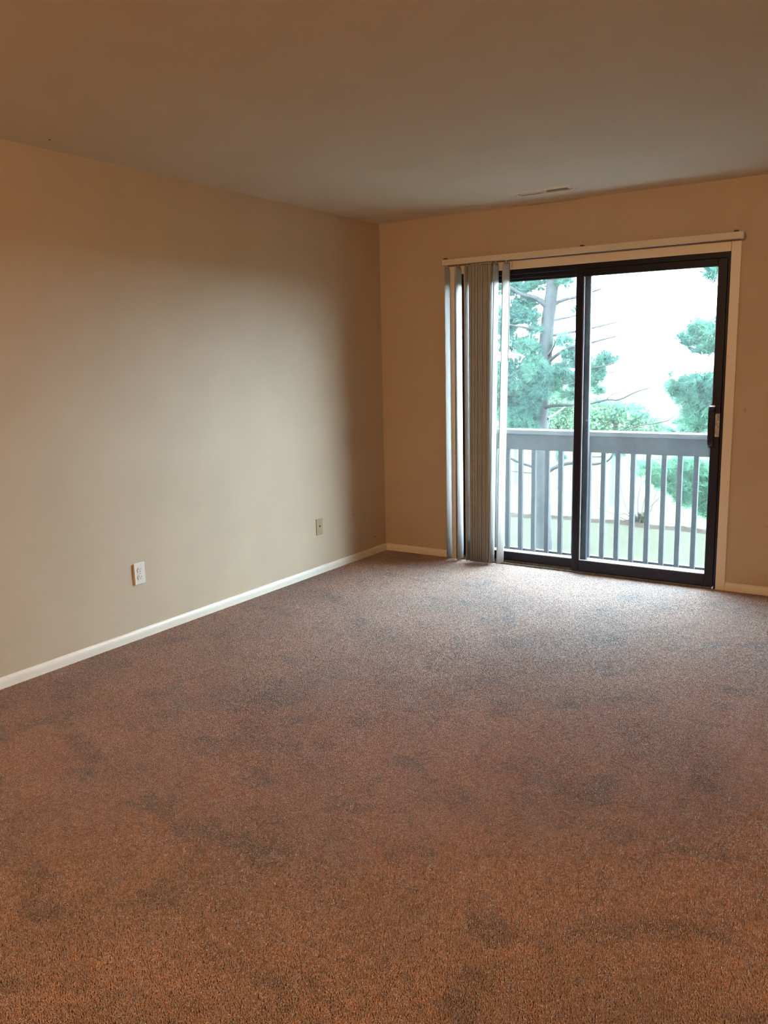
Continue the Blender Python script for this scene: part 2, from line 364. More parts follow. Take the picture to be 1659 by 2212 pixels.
# one vane: a long, slightly bowed strip with a punched neck
VL, VW = 2.068, 0.0885
def vane_mesh():
    bm = bmesh.new(); N = 8; rows = []
    for z in (0.0, -0.02, -0.5, -1.0, -1.5, -VL):
        hw = VW/2 if z < -0.001 else VW/2 - 0.012
        rows.append([(0.0045 * (1 - (2*i/N - 1)**2), -hw + 2*hw*i/N, z) for i in range(N+1)])
    A = [[bm.verts.new(p) for p in r] for r in rows]; B = [[bm.verts.new((p[0]+0.0011, p[1], p[2])) for p in r] for r in rows]
    for r in range(len(rows)-1):
        for i in range(N):
            bm.faces.new((A[r][i], A[r][i+1], A[r+1][i+1], A[r+1][i])); bm.faces.new((B[r][i], B[r+1][i], B[r+1][i+1], B[r][i+1]))
        bm.faces.new((A[r][0], A[r+1][0], B[r+1][0], B[r][0])); bm.faces.new((A[r][N], B[r][N], B[r+1][N], A[r+1][N]))
    for r in (0, len(rows)-1):
        for i in range(N): bm.faces.new((A[r][i], B[r][i], B[r][i+1], A[r][i+1]))
    bmesh.ops.recalc_face_normals(bm, faces=bm.faces[:])
    me = bpy.data.meshes.new('vane'); bm.to_mesh(me); bm.free(); me.materials.append(M_vane)
    for p in me.polygons: p.use_smooth = True
    return me
VM = vane_mesh()
# x at the track, turn about the vertical (0 = square to the wall), sideways hang (metres at the foot)
VANES = [(0.596, 0, .002), (0.684, -3, .004), (0.752, -3, .006)]
VANES += [(0.784 + 0.0121*i, [5, 3, 6, 2, 4, 1, 5, 3, 2, 6, 3, 1, 4, 2][i], 0.002 - 0.0016*i) for i in range(14)]
VANES += [(0.972, 2, -0.032), (1.046, -10, -0.046)]
for x, a, sh in VANES:
    o = link('vane', VM, None, vb); o.location = (x - 1.55, 0.0, 2.082)
    o.rotation_euler = (0, math.atan2(-sh, VL), math.radians(a)); o.rotation_mode = 'XYZ'
    bm = bmesh.new(); cyl(bm, (x-1.55, 0, 2.086), 0.0035, 0.016, n=8); box(bm, x-1.55-0.003, x-1.55+0.004, -0.012, 0.012, 2.076, 2.083)
    fin(bm, 'carrier_stem', M_head, vb)
tube('tilt_wand', [(1.088-1.55, -0.034, 2.095), (1.086-1.55, -0.036, 1.9), (1.080-1.55, -0.036, 1.43)], [0.0028, 0.0028, 0.0034], M_wand, vb, n=8)

# ------------------------------------------------------------------ wall outlet and cable plate
ot = empty('wall_outlet', (0, -2.439, 0.356)); tag(ot, 'white duplex power outlet low on the left wall, its plate standing proud', 'outlet')
bx('cover_plate', M_white, [(0.0, 0.0095, -0.0365, 0.0365, -0.0585, 0.0585)], ot, bev=0.0028)
for zc in (0.0205, -0.0205):
    bm = bmesh.new()
    bmesh.ops.create_cone(bm, cap_ends=True, segments=28, radius1=0.0172, radius2=0.0166, depth=0.003, matrix=Matrix.Translation((0.0108, 0, zc)) @ Matrix.Rotation(PI/2, 4, 'Y'))
    for v in bm.verts: v.co.z = max(zc-0.0140, min(zc+0.0140, v.co.z))
    rc = fin(bm, 'receptacle', M_white, ot)
    for y, h in ((-0.0064, 0.0085), (0.0064, 0.0070)):
        bx('slot', M_slot, [(0.0118, 0.0126, y-0.0012, y+0.0012, zc+0.0035-h/2, zc+0.0035+h/2)], rc)
    bm = bmesh.new(); cyl(bm, (0.0122, 0, zc-0.0075), 0.0026, 0.0009, 'x', 12); fin(bm, 'ground_hole', M_slot, rc)
bm = bmesh.new(); cyl(bm, (0.0098, 0, 0), 0.003, 0.0016, 'x', 14); fin(bm, 'screw', M_screw, ot)

cp = empty('cable_plate', (0, -0.8445, 0.329)); tag(cp, 'ivory cable television plate with a dark center jack near the corner', 'wall plate')
bx('cover_plate', M_ivory, [(0.0, 0.0055, -0.0355, 0.0355, -0.0575, 0.0575)], cp, bev=0.0022)
bm = bmesh.new(); cyl(bm, (0.0065, 0, 0.004), 0.0062, 0.005, 'x', 6); jk = fin(bm, 'cable_jack', M_brass, cp)
bm = bmesh.new(); cyl(bm, (0.0092, 0, 0.004), 0.0046, 0.0006, 'x', 12); fin(bm, 'jack_hole', M_slot, jk)
for z in (0.042, -0.042):
    bm = bmesh.new(); cyl(bm, (0.0058, 0, z), 0.0032, 0.0014, 'x', 14); fin(bm, 'screw', M_screw, cp)

# ------------------------------------------------------------------ ceiling register
cv = empty('ceiling_vent', (1.4375, -0.38, CH)); tag(cv, 'long white metal air register on the ceiling near the glass door', 'vent')
bm = bmesh.new()
xo, yo, xi, yi = 0.195, 0.070, 0.160, 0.043
ring = lambda x, y, z: [bm.verts.new(p) for p in ((-x, -y, z), (x, -y, z), (x, y, z), (-x, y, z))]
R0 = ring(xo, yo, 0.0); R1 = ring(xo - 0.004, yo - 0.004, -0.006); R2 = ring(xi + 0.004, yi + 0.004, -0.009); R3 = ring(xi, yi, -0.007); R4 = ring(xi, yi, 0.03)
for A, B in ((R0, R1), (R1, R2), (R2, R3), (R3, R4)):
    for i in range(4): bm.faces.new((A[i], A[(i+1) % 4], B[(i+1) % 4], B[i]))
fin(bm, 'face_frame', M_vent, cv)
bm = bmesh.new()
box(bm, -0.1605, 0.1605, -0.0435, 0.0435, 0.0, 0.115)
bm.faces.ensure_lookup_table(); bmesh.ops.delete(bm, geom=[f for f in bm.faces if f.calc_center_median().z < 0.001], context='FACES')
bmesh.ops.recalc_face_normals(bm, faces=bm.faces[:]); fin(bm, 'duct_box', M_duct, cv)
bx('center_bar', M_vent, [(-0.004, 0.004, -0.043, 0.043, -0.007, 0.012)], cv)
bm = bmesh.new(); box(bm, -0.0005, 0.0005, -0.043, 0.043, -0.0065, 0.0065); bmesh.ops.recalc_face_normals(bm, faces=bm.faces[:])
SM = bpy.data.meshes.new('slat'); bm.to_mesh(SM); bm.free(); SM.materials.append(M_vent)
for i in range(12):
    for sgn in (-1, 1):
        o = link('slat', SM, None, cv); o.location = (sgn*(0.012 + i*0.0127), 0, 0.0015)
        o.rotation_euler = (0, -sgn*math.radians(64), 0)
for sx in (-0.178, 0.178):
    bm = bmesh.new(); cyl(bm, (sx, 0, -0.0085), 0.004, 0.003, 'z', 12); fin(bm, 'screw', M_screw, cv)

# ------------------------------------------------------------------ ceiling lamp behind the camera (lights the near floor warm)
cl = empty('ceiling_lamp', (3.0, -7.2, CH)); tag(cl, 'round flush ceiling lamp with a warm bulb, behind the camera', 'lamp')
bm = bmesh.new(); N = 32; rows = []
for r, z in ((0.02, -0.003), (0.165, -0.003), (0.175, -0.050), (0.168, -0.050), (0.158, -0.011), (0.02, -0.009)):
    rows.append([bm.verts.new((r*math.cos(2*PI*k/N), r*math.sin(2*PI*k/N), z)) for k in range(N)])
for a, b in zip(rows, rows[1:]):
    for k in range(N): bm.faces.new((a[k], a[(k+1) % N], b[(k+1) % N], b[k]))
fin(bm, 'lamp_shade', M_vent, cl, smooth=True)
bm = bmesh.new(); cyl(bm, (0, 0, -0.024), 0.018, 0.034, n=16); fin(bm, 'lamp_holder', M_white, cl)
bu_d = bpy.data.lights.new('bulb', 'POINT'); bu_d.energy = 400; bu_d.color = (1.0, 0.605, 0.285); bu_d.shadow_soft_size = 0.04
bu = bpy.data.objects.new('bulb', bu_d); COL.objects.link(bu); bu.parent = cl; bu.location = (0, 0, -0.085)

# ------------------------------------------------------------------ outside: building face, balcony
GZ = -2.70
wx = bx('wall_exterior', M_siding, [(-16, 0.55, T, T+0.12, GZ, 2.9), (2.53, 20, T, T+0.12, GZ, 2.9), (0.55, 2.53, T, T+0.12, 2.08, 2.9), (0.55, 2.53, T, T+0.12, GZ, -0.05)])
tag(wx, 'outer face of the building around the glass door', 'wall', kind='structure')
rf = bx('roof', M_roof, [(-16, 20, -9, 0.60, 2.90, 3.05)]); tag(rf, 'dark roof over the room with a short eave', 'roof', kind='structure')
dk = bx('balcony_deck', M_deck, [(-0.75, 3.6, T+0.12, 1.28, -0.30, -0.205)], bev=0.004); tag(dk, 'pale painted balcony deck outside the glass door', 'balcony', kind='structure')
rl = empty('balcony_railing', (1.4, 1.32, -0.205)); tag(rl, 'grey painted wooden balcony railing with square balusters outside the glass door', 'railing')
def rp(name, mat, b, bev=0.003):
    bm = bmesh.new(); box(bm, b[0]-1.4, b[1]-1.4, b[2]-1.32, b[3]-1.32, b[4]+0.205, b[5]+0.205, bev=bev, seg=2)
    return fin(bm, name, mat, rl)
rp('top_cap', M_cap, (-0.80, 3.64, 1.262, 1.40, 0.812, 0.850), 0.005)
rp('apron_board', M_rail, (-0.78, 3.62, 1.300, 1.338, 0.676, 0.812))
rp('bottom_rail', M_rail, (-0.78, 3.62, 1.338, 1.376, -0.285, -0.20))
for x in (-0.76, 3.60): rp('post', M_rail, (x-0.045, x+0.045, 1.338, 1.428, -0.45, 0.812))
bm = bmesh.new(); box(bm, -0.0185, 0.0185, -0.018, 0.018, -0.08, 0.905, bev=0.002, seg=1); bmesh.ops.recalc_face_normals(bm, faces=bm.faces[:])
BM_ = bpy.data.meshes.new('baluster'); bm.to_mesh(BM_); bm.free(); BM_.materials.append(M_rail)
for k in range(-10, 25):
    x = 0.554 + 0.1218*k
    if -0.68 < x < 3.52:
        o = link('baluster', BM_, None, rl); o.location = (x - 1.4, 0.0, 0)
        o.rotation_euler = (0, 0, rng.uniform(-0.03, 0.03))

# ------------------------------------------------------------------ outside: ground
def edge_y(x): return 15.35 + 0.12*math.sin(1.3*x) + 0.05*math.sin(4.1*x+1)
def patch(name, ylo, yhi, mat, z=0.0, nx=120, ny=30, bump=0.0, x0=-40, x1=30):
    V = []; F = []
    for j in range(ny+1):
        for i in range(nx+1):
            x = x0 + (x1-x0)*i/nx; a, b = ylo(x), yhi(x); y = a + (b-a)*j/ny
            e = min(j, ny-j)/ny*2
            V.append((x, y, GZ + z + bump*e*(0.6+0.4*math.sin(5*x+3*y)) + bump*e*rng.uniform(-.5, .5)))
    for j in range(ny):
        for i in range(nx): F.append((j*(nx+1)+i, j*(nx+1)+i+1, (j+1)*(nx+1)+i+1, (j+1)*(nx+1)+i))
    return raw(name, V, F, mat, smooth=True)
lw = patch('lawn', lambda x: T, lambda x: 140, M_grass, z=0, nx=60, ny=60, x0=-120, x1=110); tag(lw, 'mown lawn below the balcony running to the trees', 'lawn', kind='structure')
st = patch('straw_border', lambda x: edge_y(x)-0.27, lambda x: edge_y(x)+0.27, M_straw, z=0.004, nx=400, ny=6, bump=0.06, x0=-14, x1=9)
tag(st, 'brown strip of fallen pine straw across the lawn', 'mulch', kind='stuff')

# ------------------------------------------------------------------ outside: trees
def needles(name, clumps, mat, parent, nn=16, ln=0.10, wd_=0.005, per=1.0):
    """tufts of needles round points inside ellipsoids: clumps = (x, y, z, rx, ry, rz, tufts)"""
    C, D = [], []
    for (x, y, z, rx, ry, rz, k) in clumps:
        k = max(1, int(k*per)); q = rng.normal(size=(k, 3)); q /= np.linalg.norm(q, axis=1)[:, None]
        rr = rng.uniform(0, 1, k)**(1/2.2); p = q*rr[:, None]*np.array((rx, ry, rz)) + np.array((x, y, z))
        d = q*np.array((1, 1, 0.5)) + np.array((0, 0, 0.45)) + rng.normal(size=(k, 3))*0.35
        C.append(p); D.append(d/np.linalg.norm(d, axis=1)[:, None])
    C = np.concatenate(C); D = np.concatenate(D); m = len(C)
    d = np.repeat(D, nn, 0) + rng.normal(size=(m*nn, 3))*0.55; d /= np.linalg.norm(d, axis=1)[:, None]
    c = np.repeat(C, nn, 0) + np.repeat(D, nn, 0)*rng.uniform(-0.05, 0.03, (m*nn, 1))
    L = ln*rng.uniform(0.7, 1.2, (m*nn, 1)); s = np.cross(d, rng.normal(size=(m*nn, 3))); s /= np.linalg.norm(s, axis=1)[:, None]
    V = np.stack([c - s*wd_/2, c + s*wd_/2, c + d*L + (0, 0, -0.015)], 1).reshape(-1, 3)
    F = np.arange(len(V)).reshape(-1, 3)
    o = raw(name, V, F, mat, parent); o['kind'] = 'stuff'
    return o
def leaves(name, clumps, mat, parent, size=0.09):
    P = []
    for (x, y, z, rx, ry, rz, k) in clumps:
        k = k*2
        q = rng.normal(size=(k, 3)); q /= np.linalg.norm(q, axis=1)[:, None]
        P.append(q*(rng.uniform(0.15, 1, k)**(1/2.5))[:, None]*np.array((rx, ry, rz)) + np.array((x, y, z)))
    P = np.concatenate(P); m = len(P)
    u = rng.normal(size=(m, 3)); u[:, 2] *= 0.6; u /= np.linalg.norm(u, axis=1)[:, None]
    w = np.cross(u, rng.normal(size=(m, 3))); w /= np.linalg.norm(w, axis=1)[:, None]
    s = size*rng.uniform(0.6, 1.25, (m, 1)); droop = np.array((0, 0, -0.25))
    V = np.stack([P, P + u*s*0.55 + w*s*0.32, P + u*s*1.1 + droop*s, P + u*s*0.55 - w*s*0.32], 1).reshape(-1, 3)
    o = raw(name, V, np.arange(len(V)).reshape(-1, 4), mat, parent); o['kind'] = 'stuff'
    return o
def rel(pts, o): return [tuple(np.array(p) - np.array(o)) for p in pts]

# the tall pine seen through the left panel
TP = (-3.33, 11.3, GZ)
pt = empty('pine_tree', TP); tag(pt, 'tall pine with a thick grey trunk seen through the left glass panel', 'tree')
tr = tube('trunk', rel([(-3.31, 11.3, GZ-0.1), (-3.32, 11.3, -2.3), (-3.34, 11.3, -1.93), (-3.36, 11.3, -1.18), (-3.39, 11.3, -0.15), (-3.41, 11.3, 0.22), (-3.34, 11.3, 1.21), (-3.27, 11.3, 2.14), (-3.21, 11.3, 2.6), (-3.17, 11.3, 3.06), (-3.12, 11.3, 4.4), (-3.16, 11.3, 6.5), (-3.1, 11.3, 9.5)], TP),
          [0.215, 0.20, 0.185, 0.178, 0.168, 0.160, 0.150, 0.138, 0.132, 0.118, 0.105, 0.07, 0.015], M_bark, pt, n=20, sub=4, wob=0.035)
def limb(pts, r, parent=pt, o=TP, mat=M_bark): return tube('branch', rel(pts, o), r, mat, parent, n=7, sub=3, wob=0.08)
limb([(-3.22, 11.25, 2.46), (-3.46, 11.15, 2.66), (-3.71, 11.0, 2.74), (-3.97, 10.9, 2.91), (-4.4, 10.7, 3.05)], [0.075, 0.055, 0.045, 0.035, 0.02])
limb([(-3.2, 11.3, 2.50), (-2.96, 11.35, 2.61), (-2.67, 11.4, 2.66), (-2.2, 11.5, 2.80)], [0.05, 0.036, 0.028, 0.012])
limb([(-3.32, 11.25, 1.3), (-3.04, 11.2, 1.5), (-2.69, 11.1, 1.66), (-2.34, 11.0, 1.71), (-2.03, 11.0, 1.78), (-1.6, 10.9, 1.86)], [0.045, 0.038, 0.034, 0.027, 0.020, 0.009])
limb([(-3.34, 11.3, 0.82), (-2.78, 11.2, 1.09), (-2.3, 11.1, 1.21), (-1.83, 11.0, 1.31), (-1.37, 10.9, 1.43)], [0.035, 0.026, 0.018, 0.012, 0.005])
limb([(-3.41, 11.25, 0.39), (-3.12, 11.2, 0.48), (-2.67, 11.1, 0.51), (-2.31, 11.0, 0.53), (-1.9, 11.0, 0.62), (-1.61, 10.9, 0.63), (-1.31, 10.9, 0.77), (-1.0, 10.8, 0.86)], [0.038, 0.033, 0.029, 0.025, 0.021, 0.018, 0.013, 0.007])
limb([(-1.9, 11.0, 0.62), (-1.76, 10.9, 0.72), (-1.54, 10.9, 0.79), (-1.29, 10.9, 0.86)], [0.010, 0.008, 0.006, 0.003])
limb([(-3.42, 11.3, 0.40), (-3.69, 11.25, 0.53), (-3.96, 11.2, 0.55), (-4.4, 11.1, 0.65)], [0.04, 0.03, 0.024, 0.01])
limb([(-3.30, 11.25, -0.93), (-3.16, 11.2, -0.88), (-3.05, 11.2, -0.81), (-2.83, 11.15, -0.72), (-2.58, 11.1, -0.67), (-2.31, 11.1, -0.67), (-2.09, 11.0, -0.66), (-1.87, 11.0, -0.60), (-1.71, 10.85, -0.46), (-1.63, 10.8, -0.23), (-1.5, 10.8, 0.0), (-1.23, 10.8, 0.13), (-0.95, 10.8, 0.18), (-0.67, 10.8, 0.24), (-0.55, 10.8, 0.32), (-0.45, 10.8, 0.40)], [0.065, 0.05, 0.042, 0.04, 0.038, 0.033, 0.03, 0.026, 0.02, 0.017, 0.015, 0.013, 0.012, 0.01, 0.007, 0.003])
limb([(-0.95, 10.8, 0.18), (-0.80, 10.8, 0.36), (-0.54, 10.8, 0.52)], [0.007, 0.006, 0.002])
limb([(-0.99, 10.8, 0.17), (-1.05, 10.82, 0.28), (-1.08, 10.8, 0.40)], [0.006, 0.005, 0.002])
limb([(-2.58, 11.1, -0.66), (-2.26, 11.0, -0.52), (-1.97, 10.9, -0.50), (-1.7, 10.8, -0.36)], [0.02, 0.02, 0.018, 0.008])
limb([(-3.40, 11.25, -0.86), (-3.58, 11.2, -0.80), (-3.79, 11.1, -0.72), (-4.01, 11.0, -0.61), (-4.35, 10.9, -0.52)], [0.04, 0.03, 0.026, 0.022, 0.012])
limb([(-3.40, 11.2, -0.95), (-3.7, 11.1, -0.93), (-4.3, 11.0, -0.88)], [0.016, 0.012, 0.006])
for a, z, L in ((0.4, 1.9, 1.6), (1.3, 2.2, 1.7), (2.4, 1.6, 1.8), (4.0, 2.0, 1.6), (5.2, 1.5, 1.5), (0.9, 3.4, 1.9), (2.1, 3.7, 1.8), (3.3, 4.1, 1.9), (4.4, 4.6, 1.6), (5.6, 5.2, 1.5), (0.2, 5.7, 1.3), (1.8, 6.3, 1.2), (3.6, 7.0, 1.0), (5.0, 7.7, .8), (2.8, .6, 1.6), (1.6, .2, 1.5), (0.7, .9, 1.7)):
    c, s = math.cos(a), math.sin(a)
    limb([(-3.25, 11.3, z), (-3.25+0.5*L*c, 11.3+0.5*L*s, z+0.12), (-3.25+L*c, 11.3+L*s, z+0.30)], [0.035, 0.022, 0.006])
Y = 11.3
PC = [(-3.75, Y, 2.62, .3, .3, .12, 40), (-3.5, Y-.1, 2.05, .2, .3, .1, 24), (-4.2, Y, 2.1, .25, .3, .15, 40), (-3.42, Y-.3, 1.32, .25, .2, .2, 60), (-3.25, Y-.45, 1.15, .3, .12, .22, 60), (-3.2, Y-.4, .80, .22, .12, .16, 40), (-3.5, Y-.35, .52, .22, .15, .2, 40),
      (-3.5, Y-.3, .02, .2, .15, .16, 30), (-2.6, Y, 1.62, .2, .2, .12, 30), (-4.05, Y, 2.95, .5, .5, .22, 120), (-3.55, Y+.2, 3.0, .25, .3, .2, 45), (-4.0, Y, 2.42, .5, .5, .24, 130), (-3.65, Y-.1, 2.28, .28, .3, .14, 45), (-3.95, Y, 1.78, .5, .5, .22, 110),
      (-3.58, Y-.2, 1.62, .25, .3, .22, 60), (-4.0, Y, 1.20, .5, .5, .28, 150), (-3.72, Y-.2, .85, .38, .4, .26, 110), (-4.1, Y, .62, .3, .4, .28, 80), (-3.80, Y-.2, .18, .45, .4, .26, 110), (-4.1, Y, -.10, .3, .4, .2, 60),
      (-2.98, Y+.1, 2.98, .18, .2, .14, 26), (-2.72, Y+.2, 2.42, .10, .1, .10, 6), (-2.92, Y, 1.78, .2, .3, .13, 34), (-2.72, Y, 1.48, .26, .3, .15, 55), (-2.95, Y-.1, 1.18, .34, .3, .2, 95),
      (-2.55, Y, .98, .3, .3, .18, 85), (-2.25, Y, 1.18, .25, .3, .28, 85), (-2.05, Y, 1.42, .16, .2, .16, 34), (-3.12, Y-.2, .92, .25, .25, .2, 65), (-2.75, Y, .70, .2, .2, .08, 22),
      (-2.15, Y, .80, .12, .2, .1, 12), (-1.85, Y, 1.40, .1, .1, .08, 6),
      (-4.18, Y-.2, -.72, .14, .15, .1, 14), (-4.15, Y-.2, -1.08, .10, .12, .14, 16), (-2.95, Y, -.60, .10, .12, .10, 9), (-2.42, Y, -.52, .1, .1, .07, 7), (-1.72, Y, -.42, .14, .12, .12, 16)]
for i in range(46):
    z = rng.uniform(3.3, 9.2); R = 1.9*(1 - (z-2.5)/7.6) + .2; a = rng.uniform(0, 2*PI); r = R*math.sqrt(rng.uniform(.05, 1))
    PC.append((-3.2 + r*math.cos(a), 11.3 + r*math.sin(a), z, .42, .42, .2, 42))
for i in range(14):
    a = rng.uniform(0.25*PI, 0.75*PI); PC.append((-4.6 + rng.uniform(-1, .4), 11.3 + rng.uniform(-.8, .9), rng.uniform(.2, 3.2), .4, .4, .22, 55))
needles('foliage', [(x-TP[0], y-TP[1], z-TP[2], a, b, c, k) for x, y, z, a, b, c, k in PC], M_needle, pt, nn=22, ln=0.12, wd_=0.011, per=3.0)

# the pine at the right, its trunk hidden behind the wall
RP = (3.3, 6.6, GZ)
p2 = empty('pine_tree', RP); tag(p2, 'young pine whose soft branches reach in at the right edge of the door', 'tree')
tube('trunk', rel([(3.3, 6.6, GZ-0.1), (3.32, 6.6, -1), (3.28, 6.62, 1.2), (3.3, 6.6, 3.6), (3.3, 6.6, 5.6)], RP), [0.15, 0.13, 0.10, 0.06, 0.01], M_bark, p2, n=16, sub=4, wob=0.04)
for pts in ([(3.28, 6.6, 2.1), (2.3, 6.3, 2.35), (1.5, 6.1, 2.5), (0.95, 6.0, 2.55)], [(3.28, 6.6, 1.2), (2.3, 6.3, 1.45), (1.5, 6.1, 1.62), (0.85, 6.0, 1.62)], [(3.28, 6.6, 0.6), (2.3, 6.3, .85), (1.4, 6.1, 1.0), (0.72, 6.0, 1.02)],
            [(3.3, 6.6, 0.2), (2.2, 6.3, .42), (1.4, 6.05, .55), (1.1, 6.0, .54), (0.97, 6.0, .51), (0.84, 6.0, .44)], [(3.3, 6.6, -.5), (2.2, 6.3, -.25), (1.3, 6.0, -.18), (0.55, 5.9, -.08), (0.25, 5.9, .02)], [(3.3, 6.6, -1.0), (2.2, 6.3, -.75), (1.3, 6.0, -.58), (0.7, 5.95, -.44)]):
    limb(pts, [0.035, 0.024, 0.014, 0.007, 0.005], p2, RP)
for a, z, L in ((0.3, 1.0, 1.7), (1.2, .2, 1.8), (1.9, 1.7, 1.6), (-.8, .6, 1.6), (-1.6, 1.4, 1.5), (0.8, 2.9, 1.3), (2.6, 3.3, 1.2), (4.4, 3.6, 1.0), (-.3, -.4, 1.8)):
    c, s = math.cos(a), math.sin(a); limb([(3.3, 6.6, z), (3.3+.5*L*c, 6.6+.5*L*s, z+.12), (3.3+L*c, 6.6+L*s, z+.25)], [0.03, 0.02, 0.006], p2, RP)
QC = [(.92, 6.0, 1.82, .16, .2, .10, 26), (.85, 6.0, 1.66, .18, .2, .07, 22), (1.12, 6.0, 1.55, .14, .2, .10, 30), (.72, 6.0, 1.68, .1, .12, .05, 8), (1.06, 6.0, .86, .18, .2, .12, 46), (.95, 6.0, .72, .2, .2, .08, 22), (.64, 6.0, 1.0, .1, .15, .08, 14), (1.10, 6.0, 2.52, .18, .25, .16, 40), (1.5, 6.1, 2.5, .3, .3, .2, 60), (1.12, 6.0, 1.74, .22, .25, .16, 46), (.82, 6.0, 1.60, .1, .12, .05, 5), (1.0, 6.0, 1.52, .15, .2, .08, 22), (1.5, 6.1, 1.62, .3, .3, .2, 60),
      (.98, 6.0, 1.08, .24, .25, .15, 80), (.74, 6.0, 1.08, .15, .2, .11, 34), (.84, 6.0, .90, .16, .2, .10, 40), (.58, 6.0, 1.22, .05, .05, .06, 3), (.56, 6.0, 1.06, .05, .05, .03, 3), (1.45, 6.1, 1.0, .3, .3, .2, 70),
      (1.12, 6.0, .66, .16, .2, .12, 22), (.98, 6.0, .52, .16, .2, .05, 10), (.75, 6.0, .47, .2, .2, .04, 9), (1.5, 6.1, .5, .3, .3, .2, 60)]
needles('foliage', [(x-RP[0], y-RP[1], z-RP[2], a, b, c, k) for x, y, z, a, b, c, k in QC + [(3.3+rng.uniform(-1.6, 1.8), 6.6+rng.uniform(-.6, 1.8), rng.uniform(-.6, 4.0), .35, .35, .25, 40) for _ in range(40)]], M_needle, p2, nn=34, ln=0.115, wd_=0.0065, per=2.2)
QD = [(.40, 5.9, -.10, .14, .15, .10, 14), (.85, 5.95, -.02, .2, .2, .12, 34), (.86, 5.95, -.22, .2, .2, .12, 34), (1.0, 5.95, .68, .2, .2, .08, 16), (.88, 5.95, .58, .2, .2, .06, 14), (1.05, 5.95, .0, .22, .25, .14, 42), (.62, 5.9, .0, .28, .25, .11, 44), (.28, 5.9, .0, .12, .15, .07, 9), (1.0, 5.95, -.24, .28, .25, .14, 62), (.68, 5.95, -.24, .22, .2, .10, 36), (.52, 5.95, -.22, .12, .12, .09, 12), (1.05, 5.95, -.45, .2, .2, .11, 42), (.84, 5.95, -.42, .1, .15, .05, 8), (1.14, 5.95, -.58, .14, .15, .06, 18), (1.4, 6, -.2, .3, .3, .3, 70)]
fo = needles('foliage', [(x-RP[0], y-RP[1], z-RP[2], a, b, c, k) for x, y, z, a, b, c, k in QD], M_needle2, p2, nn=34, ln=0.13, wd_=0.0065, per=2.2); fo['label'] = 'fresh green drooping lower sprays'

# bare shrub on the straw border
SH = (-2.5, 15.55, GZ)
sh = empty('shrub', SH); tag(sh, 'leafless multi-stemmed shrub standing in the straw border', 'shrub')
for pts in ([(-2.6, 15.6, -2.72), (-2.85, 15.6, -2.29), (-3.0, 15.6, -1.79), (-3.07, 15.6, -1.32), (-3.14, 15.6, -.95)], [(-2.45, 15.6, -2.7), (-2.42, 15.6, -2.3), (-2.35, 15.6, -1.98), (-2.2, 15.6, -1.6)], [(-2.5, 15.6, -2.7), (-2.55, 15.6, -2.12), (-2.48, 15.6, -1.7), (-2.5, 15.5, -1.2)],
            [(-2.42, 15.6, -2.7), (-2.3, 15.6, -2.35), (-2.01, 15.6, -2.02), (-1.8, 15.6, -1.9)], [(-2.6, 15.5, -2.7), (-3.0, 15.5, -2.55), (-3.41, 15.5, -2.4), (-3.7, 15.5, -2.38)], [(-2.55, 15.6, -2.7), (-2.7, 15.7, -2.4), (-2.72, 15.7, -2.0)], [(-2.4, 15.6, -2.7), (-2.25, 15.7, -2.4), (-2.1, 15.7, -1.8)], [(-2.6, 15.6, -2.68), (-2.9, 15.7, -2.5), (-3.2, 15.7, -2.66)]):
    tube('stem', rel(pts, SH), [.026, .020, .015, .009], M_twig, sh, n=6, sub=3)
needles('dead_needles', [(.05, .05, .14, .2, .15, .12, 70), (-.12, 0, .05, .15, .15, .07, 30)], M_straw, sh, nn=14, ln=0.12, wd_=0.007)

# small leafy trees farther out
def leafy(base, trunk, clumps, label, mat=M_leaf, bark=M_bark2, r=(.11, .08, .04), size=.10):
    o = empty('leafy_tree', base); tag(o, label, 'tree', group='small trees beyond the lawn')
    tube('trunk', rel(trunk, base), list(r), bark, o, n=10, sub=3, wob=.05)
    leaves('foliage', [(x-base[0], y-base[1], z-base[2], a, b, c, k) for x, y, z, a, b, c, k in clumps], mat, o, size)
    return o
leafy((-4.0, 18.0, GZ), [(-4.0, 18, GZ-.1), (-3.99, 18, -2.04), (-3.96, 18, -1.31), (-3.93, 18, -.2), (-3.95, 18, .3)],
      [(-4.2, 18, -.05, .6, .5, .35, 420), (-3.6, 18, -.15, .6, .5, .4, 460), (-4.5, 18, -.35, .5, .5, .35, 380), (-3.1, 18, -.45, .5, .4, .4, 330), (-2.6, 18, -.62, .35, .4, .25, 170), (-3.7, 18, -.75, .9, .5, .3, 420), (-4.8, 18, -.75, .5, .5, .3, 250), (-3.4, 18, -1.05, .4, .3, .12, 40), (-4.5, 18, .22, .2, .2, .12, 40)],
      'small leafy tree with a pale trunk just right of the door center, beyond the lawn')
leafy((-6.4, 20.0, GZ), [(-6.4, 20, GZ-.1), (-6.4, 20, -1.5), (-6.45, 20, .0)],
      [(-6.2, 20, .15, .7, .5, .4, 520), (-6.5, 20, -.4, .7, .5, .45, 600), (-5.9, 20, -.5, .5, .5, .4, 380), (-6.7, 20, .3, .5, .5, .4, 260), (-6.3, 20, -.95, .8, .5, .25, 380)],
      'yellow-green leafy tree behind the thick pine trunk, beyond the lawn', r=(.09, .07, .03))
leafy((-8.1, 20.5, GZ), [(-8.1, 20.5, GZ-.1), (-8.1, 20.5, -1.5), (-8.15, 20.5, .0)],
      [(-8.0, 20.5, .35, .7, .5, .45, 520), (-8.2, 20.5, -.2, .9, .5, .5, 600), (-8.0, 20.5, -.5, .7, .5, .4, 420), (-8.9, 20.5, .2, .8, .5, .5, 420), (-8.0, 20.5, -.95, .9, .5, .25, 380)],
      'leafy tree left of the thick pine trunk, beyond the lawn', r=(.09, .07, .03))
